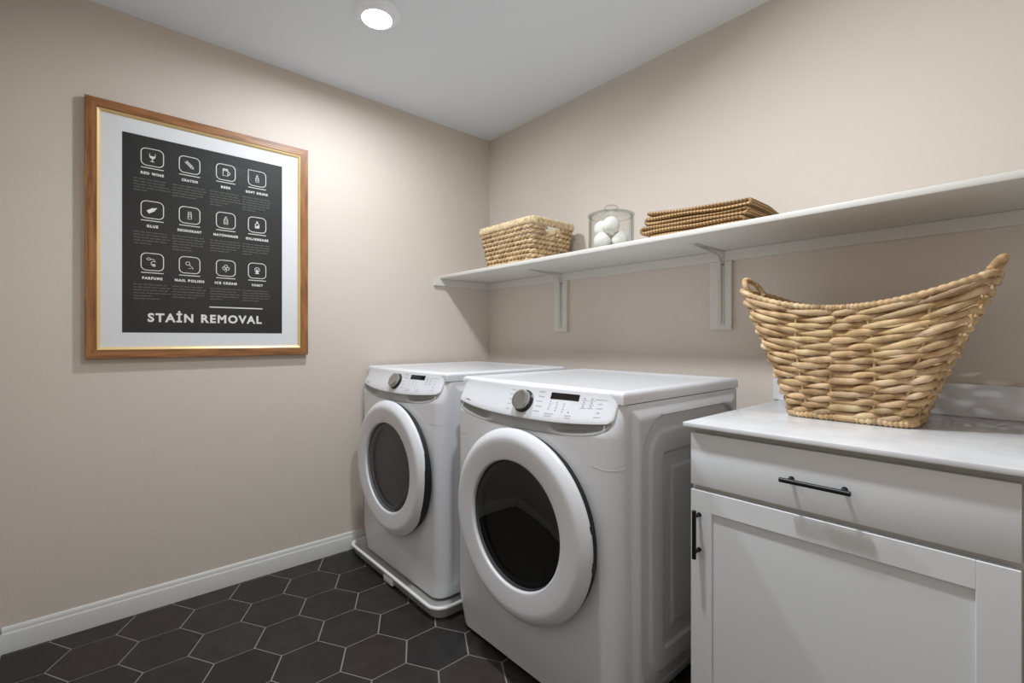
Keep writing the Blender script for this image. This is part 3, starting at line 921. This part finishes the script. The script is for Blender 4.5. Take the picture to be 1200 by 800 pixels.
    cols = (-1.815, -1.685, -1.5475, -1.4185); rws = (1.8935, 1.674, 1.4565)
    rnd = random.Random(3)
    for k, nm in enumerate(names):
        y, z = cols[k % 4], rws[k // 4]
        w2, h2, r = 0.0375, 0.0355, 0.018
        ps = []
        for sx, sz, a0 in ((1, 1, 0), (-1, 1, 90), (-1, -1, 180), (1, -1, 270)):
            ps += [(y + sx * (w2 - r) + r * math.cos(math.radians(a0 + 90 * q / 6)), z + sz * (h2 - r) + r * math.sin(math.radians(a0 + 90 * q / 6))) for q in range(7)]
        if k == 3: ps[7:14] = [(y - w2, z + h2)]
        stroke(ps, 0.0030, True)
        icon(k, y, z)
        poly([(y - 0.038, z - 0.0475), (y + 0.038, z - 0.0475), (y + 0.038, z - 0.0443), (y - 0.038, z - 0.0443)])
        tmp = bmesh.new()
        a0, a1 = add_text(tmp, nm, 0.0142, lambda tx, ty: (tx, ty, 0), 0, spacing=1.3, bold=0.0008); tmp.free()
        kx = 0.0097 * len(nm) / (a1 - a0)
        add_text(bm, nm, 0.0142, lambda tx, ty: at(y + (tx - (a0 + a1) / 2) * kx, z - 0.0735 + ty), 1, spacing=1.3, bold=0.0008)
        # paragraph of small print: rows of word-length dashes
        yl = y - 0.062; zz = z - 0.098
        for ln in range(rnd.choice((5, 5, 6))):
            end = y + (0.062 if ln < 4 else rnd.uniform(-0.02, 0.04)) - rnd.uniform(0, 0.014)
            yy = yl
            while yy < end - 0.006:
                wl = min(rnd.uniform(0.010, 0.026), end - yy)
                poly([(yy, zz), (yy + wl, zz), (yy + wl, zz + 0.0042), (yy, zz + 0.0042)], 2)
                yy += wl + 0.0035
            zz -= 0.0118
    poly([(-1.612, 1.2745), (-1.396, 1.2745), (-1.396, 1.2795), (-1.612, 1.2795)])
    tmp = bmesh.new()
    x0, x1 = add_text(tmp, 'STA\u0130N REMOVAL', 0.049, lambda tx, ty: (tx, ty, 0), 0, spacing=1.22, word=1.1, bold=0.0018)
    tmp.free()
    k_ = 0.432 / (x1 - x0)
    add_text(bm, 'STA\u0130N REMOVAL', 0.049, lambda tx, ty: at(-1.831 + (tx - x0) * k_, 1.207 + ty), 1, spacing=1.22, word=1.1, bold=0.0018)
    build('print', bm, [M['ink'], M['white'], M['greyink']], root, smooth=None, label='black print with white icons and lettering')
    # glazing
    bm = bmesh.new()
    g = 0.0462
    bm.faces.new([bm.verts.new((0.0172, sy * (hy - g), sz * (hz - g))) for sy, sz in ((-1, -1), (1, -1), (1, 1), (-1, 1))])
    build('glazing', bm, M['pane'], root, smooth=None, label='clear picture glass')
poster()

# ------------------------------------------------------------------ big laundry basket
def laundry_basket():
    C = Vector((2.112, -0.292, CT))
    root = empty('laundry_basket', tuple(C))
    add_tag(root, 'large boat-shaped woven wicker laundry basket with loop handles on the countertop', 'basket')
    A0, B0, A1, B1 = 0.146, 0.106, 0.298, 0.150
    def se(th, a, b, n):
        c, s = math.cos(th), math.sin(th)
        return a * math.copysign(abs(c) ** (2 / n), c), b * math.copysign(abs(s) ** (2 / n), s)
    def rimz(x): return 0.322 + 0.076 * min(1.0, abs(x / A1)) ** 2.0
    def surf(th, t, off=0.0):
        """t 0 base .. 1 rim"""
        n = 8.0 - 4.2 * t
        g = t ** 1.05
        a, b = A0 + (A1 - A0) * g, B0 + (B1 - B0) * g
        x, y = se(th, a, b, n)
        xr_, _ = se(th, A1, B1, 3.8)
        z = 0.012 + (rimz(xr_) - 0.012) * t
        l = math.hypot(x / a ** 2, y / b ** 2) or 1
        return Vector((x + off * (x / a ** 2) / l, y + off * (y / b ** 2) / l, z))
    # even spacing by arc length at mid height
    NS = 14
    raw = [2 * PI * k / 2000 for k in range(2001)]
    acc = [0.0]
    for k in range(1, 2001): acc.append(acc[-1] + (surf(raw[k], 0.5) - surf(raw[k - 1], 0.5)).length)
    def th_at(f):
        s = (f % 1.0) * acc[-1]
        lo, hi = 0, 2000
        while hi - lo > 1:
            mi = (lo + hi) // 2
            if acc[mi] <= s: lo = mi
            else: hi = mi
        return raw[lo] + (raw[hi] - raw[lo]) * ((s - acc[lo]) / max(1e-9, acc[hi] - acc[lo]))
    bm, lay = tinted()
    rnd = random.Random(11)
    ROWS, PER = 16, 10
    n = NS * PER
    for r in range(ROWS):
        t = 0.035 + (0.955 - 0.035) * r / (ROWS - 1)
        ph = 0.35 * math.sin(r * 1.9) * 0.4
        for strand in (0, 1):
            pts, rads, ups = [], [], []
            ntp = [rnd.uniform(0.82, 1.18) for _ in range(NS + 1)]
            for k in range(n):
                f = k / n
                u = k / PER                      # stake units
                a = PI * (u + 0.5 + strand + r) + (0.5 if r % 2 else -0.5) + ph * 0.3
                th = th_at(f + 0.02)
                p = surf(th, t, 0.0085 * math.cos(a))
                fr = 0.5 + 0.5 * math.cos(a)
                p.z += 0.0034 * math.sin(a)
                ui = int(u) % NS; w = u - int(u)
                jit = ntp[ui] * (1 - w) + ntp[(ui + 1) % NS] * w
                pts.append(p); rads.append((0.0032 + 0.0056 * fr ** 0.6) * jit)
                ups.append((0, 0, 1))
            v = rnd.uniform(0.82, 1.08)
            tube(bm, pts, rads, 8, closed=True, flat=(0.62, 0.97), tint=(v, v * rnd.uniform(0.95, 1.0), v * rnd.uniform(0.88, 1.0), 1), layer=lay, ups=ups)
    # vary single lengths of cane
    bm.faces.ensure_lookup_table()
    for i, f in enumerate(bm.faces):
        seg = i // (8 * PER)
        rr_ = random.Random(seg * 31 + 5).uniform(0.78, 1.1)
        g_ = random.Random(seg * 17 + 3).random()
        for l in f.loops:
            c = l[lay]; k = rr_ * (0.78 if g_ > 0.93 else 1.0)
            l[lay] = (c[0] * k, c[1] * k * (0.93 if g_ > 0.9 else 1), c[2] * k * (0.86 if g_ > 0.9 else 1), 1)
    build('woven_wall', bm, M['wicker'], root, smooth=80)
    # stakes
    for s in range(NS):
        bm = bmesh.new()
        th = th_at(s / NS + 0.02 - 0.0 * 0)
        tube(bm, [surf(th, t / 12, 0.0020) for t in range(0, 13)], 0.0034, 8)
        build('stake', bm, M['stake'], root)
    def rope_ring(t, rad, off, beads, dz=0.0, zz=None):
        bm, lay = tinted()
        pts, rads = [], []
        K = beads * 6
        for k in range(K):
            p = surf(th_at(k / K), t, off); p.z = p.z + dz if zz is None else zz
            pts.append(p); rads.append(rad * (0.74 + 0.30 * abs(math.sin(PI * k / 6))))
        tube(bm, pts, rads, 10, closed=True, tint=(1, 1, 1, 1), layer=lay, ups=[(0, 0, 1)] * K)
        bm.faces.ensure_lookup_table()
        for i, f in enumerate(bm.faces):
            q = random.Random((i // 60) * 7 + 1); v = q.uniform(0.80, 1.08); d = 0.62 if q.random() > 0.95 else 1
            for l in f.loops: l[lay] = (v * d, v * d * 0.97, v * d * 0.93, 1)
        return bm
    build('rim', rope_ring(1.0, 0.0088, 0.002, 120), M['wicker'], root, smooth=80)
    build('foot_border', rope_ring(0.0, 0.0098, 0.004, 66, zz=0.0105), M['wicker'], root, smooth=80)
    # floor of the basket
    bm = bmesh.new()
    ring = [surf(2 * PI * k / 48, 0.0, -0.004) for k in range(48)]
    top = [bm.verts.new((p.x, p.y, 0.016)) for p in ring]; bot = [bm.verts.new((p.x, p.y, 0.006)) for p in ring]
    bm.faces.new(top); bm.faces.new(bot[::-1])
    for k in range(48): bm.faces.new((top[k], bot[k], bot[(k + 1) % 48], top[(k + 1) % 48]))
    build('basket_base', bm, M['stake'], root)
    # loop handles
    for sg in (-1, 1):
        bm, lay = tinted()
        pts, rads = [], []
        K = 110
        for k in range(K + 1):
            a = PI * k / K
            y = 0.064 * math.cos(a); up = math.sin(a)
            xr_, zr_ = A1 - 0.010 - 0.35 * y * y / 0.15, 0.382
            h = 0.056 * max(0, up) ** 0.8
            pts.append(Vector((sg * (xr_ + 0.38 * h), y, zr_ + h)))
            rads.append(0.0092 * (0.82 + 0.22 * abs(math.sin(PI * k / 5))))
        tube(bm, pts, rads, 10, tint=(1, 1, 1, 1), layer=lay)
        bm.faces.ensure_lookup_table()
        for i, f in enumerate(bm.faces):
            v = random.Random(i // 50 + sg * 91).uniform(0.78, 1.05)
            if i // 10 < 12 or i // 10 > K - 12: v *= 0.72
            for l in f.loops: l[lay] = (v, v * 0.95, v * 0.88, 1)
        build('handle', bm, M['wicker'], root, smooth=80)
laundry_basket()

# ------------------------------------------------------------------ small basket on the shelf
def shelf_basket():
    C = Vector((0.590, -0.215, SZ1))
    root = empty('storage_basket', tuple(C))
    add_tag(root, 'small rectangular woven seagrass basket on the wall shelf beside the glass jar', 'basket')
    a0, b0, a1, b1, h = 0.178, 0.125, 0.218, 0.155, 0.222
    def rect(t, n_per, r=0.028, off=0.0):
        a, b = a0 + (a1 - a0) * t + off, b0 + (b1 - b0) * t + off
        pts = []
        L1, L2, Lc = 2 * (a - r), 2 * (b - r), PI * r / 2
        tot = 2 * L1 + 2 * L2 + 4 * Lc
        for k in range(n_per):
            s = tot * k / n_per
            for q in range(4):
                L_ = L1 if q % 2 == 0 else L2
                if s <= L_:
                    if q == 0: p = (-a + r + s, -b)
                    elif q == 1: p = (a, -b + r + s)
                    elif q == 2: p = (a - r - s, b)
                    else: p = (-a, b - r - s)
                    break
                s -= L_
                if s <= Lc:
                    an = s / r
                    cc = [(a - r, -b + r, -PI / 2), (a - r, b - r, 0), (-a + r, b - r, PI / 2), (-a + r, -b + r, PI)][q]
                    p = (cc[0] + r * math.cos(cc[2] + an), cc[1] + r * math.sin(cc[2] + an)); break
                s -= Lc
            pts.append(Vector((p[0], p[1], 0)))
        return pts
    bm, lay = tinted()
    ROWS = 8
    rnd = random.Random(5)
    pitch = (h - 0.035) / ROWS
    for r in range(ROWS):
        z = 0.012 + pitch * r
        t = z / h
        N_ = 420
        base = rect(t, N_)
        twists = 22
        for st in (0, 1):
            pts, ups = [], []
            for k in range(N_):
                p = base[k]; nx_ = (base[(k + 1) % N_] - base[k - 1]).normalized()
                out = Vector((nx_.y, -nx_.x, 0))
                a = 2 * PI * twists * k / N_ + PI * st + r * 0.9
                pts.append(p + out * (0.0060 * math.cos(a)) + Vector((0, 0, z + 0.0046 * math.sin(a)))); ups.append((0, 0, 1))
            keep = [True] * N_
            if r >= ROWS - 2:
                keep = [not (abs(p.y) < (0.042 if r == ROWS - 2 else 0.050) and abs(p.x) > a0 * 0.9) for p in pts]
            runs = []
            if all(keep): runs = [(list(range(N_)), True)]
            else:
                i0 = next(i for i in range(N_) if not keep[i])
                cur = []
                for d in range(1, N_ + 1):
                    i = (i0 + d) % N_
                    if keep[i]: cur.append(i)
                    elif cur: runs.append((cur, False)); cur = []
                if cur: runs.append((cur, False))
            for idx, cl in runs:
                v = rnd.uniform(0.84, 1.06)
                tube(bm, [pts[i] for i in idx], 0.0081, 7, closed=cl, flat=(0.95, 1.0), tint=(v, v * 0.985, v * 0.96, 1), layer=lay, ups=[(0, 0, 1)] * len(idx))
    bm.faces.ensure_lookup_table()
    for i, f in enumerate(bm.faces):
        v = random.Random(i // 54).uniform(0.86, 1.08)
        for l in f.loops:
            c = l[lay]; l[lay] = (c[0] * v, c[1] * v, c[2] * v, 1)
    build('coiled_wall', bm, M['rope'], root, smooth=80)
    # wrapped rim
    bm, lay = tinted()
    N_ = 1200
    base = rect(1.0, N_)
    pts = [p + Vector((0, 0, h - 0.016)) for p in base]
    rads = [0.0145 * (0.86 + 0.20 * abs(math.sin(PI * k / 7.5)) + 0.05 * math.sin(k * 0.19)) for k in range(N_)]
    tube(bm, pts, rads, 10, closed=True, flat=(0.78, 1.38), tint=(1, 1, 1, 1), layer=lay, ups=[(0, 0, 1)] * N_)
    bm.faces.ensure_lookup_table()
    for i, f in enumerate(bm.faces):
        v = random.Random(i // 75).uniform(0.84, 1.08)
        for l in f.loops: l[lay] = (v, v * 0.99, v * 0.96, 1)
    build('rim', bm, M['wrap'], root, smooth=80)
    bm = bmesh.new()
    ring = rect(0.02, 60, off=-0.006)
    top = [bm.verts.new((p.x, p.y, 0.012)) for p in ring]; bot = [bm.verts.new((p.x, p.y, 0.003)) for p in ring]
    bm.faces.new(top); bm.faces.new(bot[::-1])
    for k in range(60): bm.faces.new((top[k], bot[k], bot[(k + 1) % 60], top[(k + 1) % 60]))
    build('basket_base', bm, M['rope'], root)
shelf_basket()

# ------------------------------------------------------------------ glass jar with wool balls
JC = Vector((1.196, -0.255, SZ1))
def jar():
    root = empty('glass_jar', tuple(JC)); add_tag(root, 'clear lidded glass jar of white balls on the wall shelf', 'jar')
    R = 0.0995
    bm = bmesh.new()
    V = lathe(bm, [(0.091, 0.0005), (R - 0.002, 0.003), (R, 0.010), (R, 0.1480), (R - 0.002, 0.1550), (R - 0.004, 0.1590), (R - 0.0065, 0.1590), (R - 0.006, 0.1480), (R - 0.006, 0.012), (0.086, 0.008), (0.01, 0.0075)], 64)
    cap(bm, V[0][::-1]); cap(bm, V[-1])
    build('jar_body', bm, M['jar'], root, smooth=40)
    bm = bmesh.new()
    V = lathe(bm, [(R - 0.012, 0.1505), (R - 0.010, 0.1605), (R + 0.002, 0.1610), (R + 0.004, 0.1635), (R + 0.003, 0.1665), (R - 0.004, 0.1690), (R - 0.03, 0.1730), (0.05, 0.1780), (0.022, 0.1800), (0.0165, 0.1830)], 64)
    lid = build('lid', bm, M['jar'], root, smooth=40)
    bm = bmesh.new()
    V = lathe(bm, [(0.0165, 0.1825), (0.0175, 0.1870), (0.026, 0.1910), (0.0305, 0.1970), (0.0300, 0.2030), (0.025, 0.2075), (0.012, 0.2100), (0.002, 0.2103)], 40); cap(bm, V[-1])
    build('knob', bm, M['jar'], lid, smooth=60)
jar()
def ball(dx, dy, z, r, label):
    bm = bmesh.new()
    bmesh.ops.create_icosphere(bm, subdivisions=4, radius=r)
    rnd = random.Random(int(dx * 1000) + 77)
    a, b, c = rnd.uniform(0, 6), rnd.uniform(0, 6), rnd.uniform(0, 6)
    for v in bm.verts:
        n = v.co.normalized()
        v.co += n * 0.0005 * (math.sin(7 * n.x + a) + math.sin(8 * n.y + b) + math.sin(6 * n.z + c))
    o = build('dryer_ball', bm, M['ball'], None, loc=(JC.x + dx, JC.y + dy, JC.z + z), smooth=180)
    add_tag(o, label, 'dryer ball', 'white dryer balls in the glass jar')
rb = 0.038
zb = 0.0078 + rb + 0.0030
# seen from the room: f towards the viewer, r to the right along the shelf
fx, fy = 0.595, -0.80; rx, ry = 0.80, 0.595
def loc2(f, r): return f * fx + r * rx, f * fy + r * ry
for f, r, z, lb in ((0.0222, -0.0387, zb, 'white ball at the lower left of the glass jar'), (0.0222, 0.0387, zb, 'white ball at the lower right of the glass jar'),
                    (-0.0447, 0.0, zb, 'white ball at the back of the glass jar behind the other balls'),
                    (0.0450, 0.0, zb + 0.0618, 'topmost front white ball in the middle of the glass jar'), (-0.0222, -0.0387, zb + 0.0618, 'white ball at the upper left of the glass jar')):
    dx, dy = loc2(f, r); ball(dx, dy, z, rb, lb)

# ------------------------------------------------------------------ folded blanket
def blanket():
    o = Vector((1.635, -0.245, SZ1))
    # section in x-z, a sheet folded back and forth
    x0, x1 = -0.190, 0.195
    path = []
    def run(xa, xb, z, n=26, sag=0.0, ph=0.0):
        for k in range(n + 1):
            t = k / n; path.append((xa + (xb - xa) * t, z + sag * math.sin(PI * t) + 0.0015 * math.sin(9 * t + ph)))
    def turn(x, za, zb_, side, n=8):
        c = (za + zb_) / 2; r = (zb_ - za) / 2
        for k in range(1, n):
            a = -PI / 2 + PI * k / n; path.append((x + side * 1.25 * r * math.cos(a), c + r * math.sin(a)))
    zs = [0.0075, 0.027, 0.0445, 0.062, 0.0795, 0.097]
    ends = [(x0 + 0.02, x1 - 0.02), (x1 - 0.02, x0 - 0.006), (x0 - 0.006, x1 - 0.004), (x1 - 0.004, x0 + 0.012), (x0 + 0.012, x1 + 0.004), (x1 + 0.004, x0 + 0.018)]
    for i, (xa, xb) in enumerate(ends):
        run(xa, xb, zs[i], sag=(-0.004 if i in (3, 5) else 0.0), ph=i)
        if i < len(ends) - 1: turn(xb, zs[i], zs[i + 1], 1 if xb > xa else -1)
    P = [Vector((x, 0, z)) for x, z in path]
    n = len(P); T_ = 0.0074
    bm = bmesh.new(); uvl = bm.loops.layers.uv.new('UVMap')
    nrm = []
    for i in range(n):
        t = (P[min(i + 1, n - 1)] - P[max(0, i - 1)]).normalized(); nrm.append(Vector((-t.z, 0, t.x)))
    sec = [P[i] + nrm[i] * T_ for i in range(n)]
    # rounded hem at both ends
    def hem(i, s):
        return [P[i] + nrm[i] * T_ * math.cos(PI * k / 5) + s * Vector((nrm[i].z, 0, -nrm[i].x)) * T_ * math.sin(PI * k / 5) for k in range(1, 5)]
    loop = sec + hem(n - 1, 1) + [P[i] - nrm[i] * T_ for i in range(n - 1, -1, -1)] + list(reversed(hem(0, -1)))
    acc = [0]
    for i in range(1, len(loop) + 1): acc.append(acc[-1] + (loop[i % len(loop)] - loop[i - 1]).length)
    ny = 20; y0, y1 = -0.122, 0.125
    prof = []
    for j in range(ny + 1):
        t = j / ny; y = y0 + (y1 - y0) * t
        prof.append((y, 1.0))
    rows = []
    for y, s in prof:
        rows.append([(p.x + 0.012 * (y - y0) * (p.z / 0.1), y + 0.004 * math.sin(14 * p.z * 8) * (1 if y < 0 else -1), (p.z - 0.018 * smoothstep(0.0, 0.13, y) * (p.z / 0.1)) * (1 - 0.22 * smoothstep(-0.2, 0.2, p.x))) for p in loop])
    V = [[bm.verts.new(p) for p in row] for row in rows]
    m = len(loop)
    for j in range(ny):
        for i in range(m):
            i2 = (i + 1) % m
            f = bm.faces.new((V[j][i], V[j][i2], V[j + 1][i2], V[j + 1][i]))
            for l, (u, v) in zip(f.loops, ((acc[i], prof[j][0]), (acc[i + 1], prof[j][0]), (acc[i + 1], prof[j + 1][0]), (acc[i], prof[j + 1][0]))): l[uvl].uv = (u, v)
    # closed selvedges front and back, strip by strip with a swollen centre line
    for j, d in ((0, -1), (ny, 1)):
        cen = [bm.verts.new((P[i].x + 0.012 * (prof[j][0] - y0) * (P[i].z / 0.1), prof[j][0] + d * 0.0060 + 0.004 * math.sin(14 * P[i].z * 8) * (1 if d < 0 else -1), rows[j][i][2] - nrm[i].z * T_)) for i in range(n)]
        back = [V[j][n + 4 + (n - 1 - i)] for i in range(n)]
        for i in range(n - 1):
            for q_, uu in (((V[j][i], V[j][i + 1], cen[i + 1], cen[i]), 0.0), ((cen[i], cen[i + 1], back[i + 1], back[i]), 0.006)):
                f = bm.faces.new(q_)
                for l, (u, v) in zip(f.loops, ((acc[i], uu), (acc[i + 1], uu), (acc[i + 1], uu + 0.006), (acc[i], uu + 0.006))): l[uvl].uv = (u, v)
    ob = build('folded_blanket', bm, M['knit'], None, loc=tuple(o), smooth=70)
    add_tag(ob, 'folded tan waffle-knit blanket lying on the wall shelf right of the jar', 'blanket')
blanket()

# ------------------------------------------------------------------ world and view
w = bpy.data.worlds.new('world'); sc.world = w; w.use_nodes = True
w.node_tree.nodes['Background'].inputs['Color'].default_value = (0.05, 0.05, 0.05, 1)
vs = sc.view_settings
vs.view_transform = 'Standard'; vs.look = 'None'; vs.exposure = 0.0; vs.gamma = 1.0; vs.use_curve_mapping = False
sc.display_settings.display_device = 'sRGB'
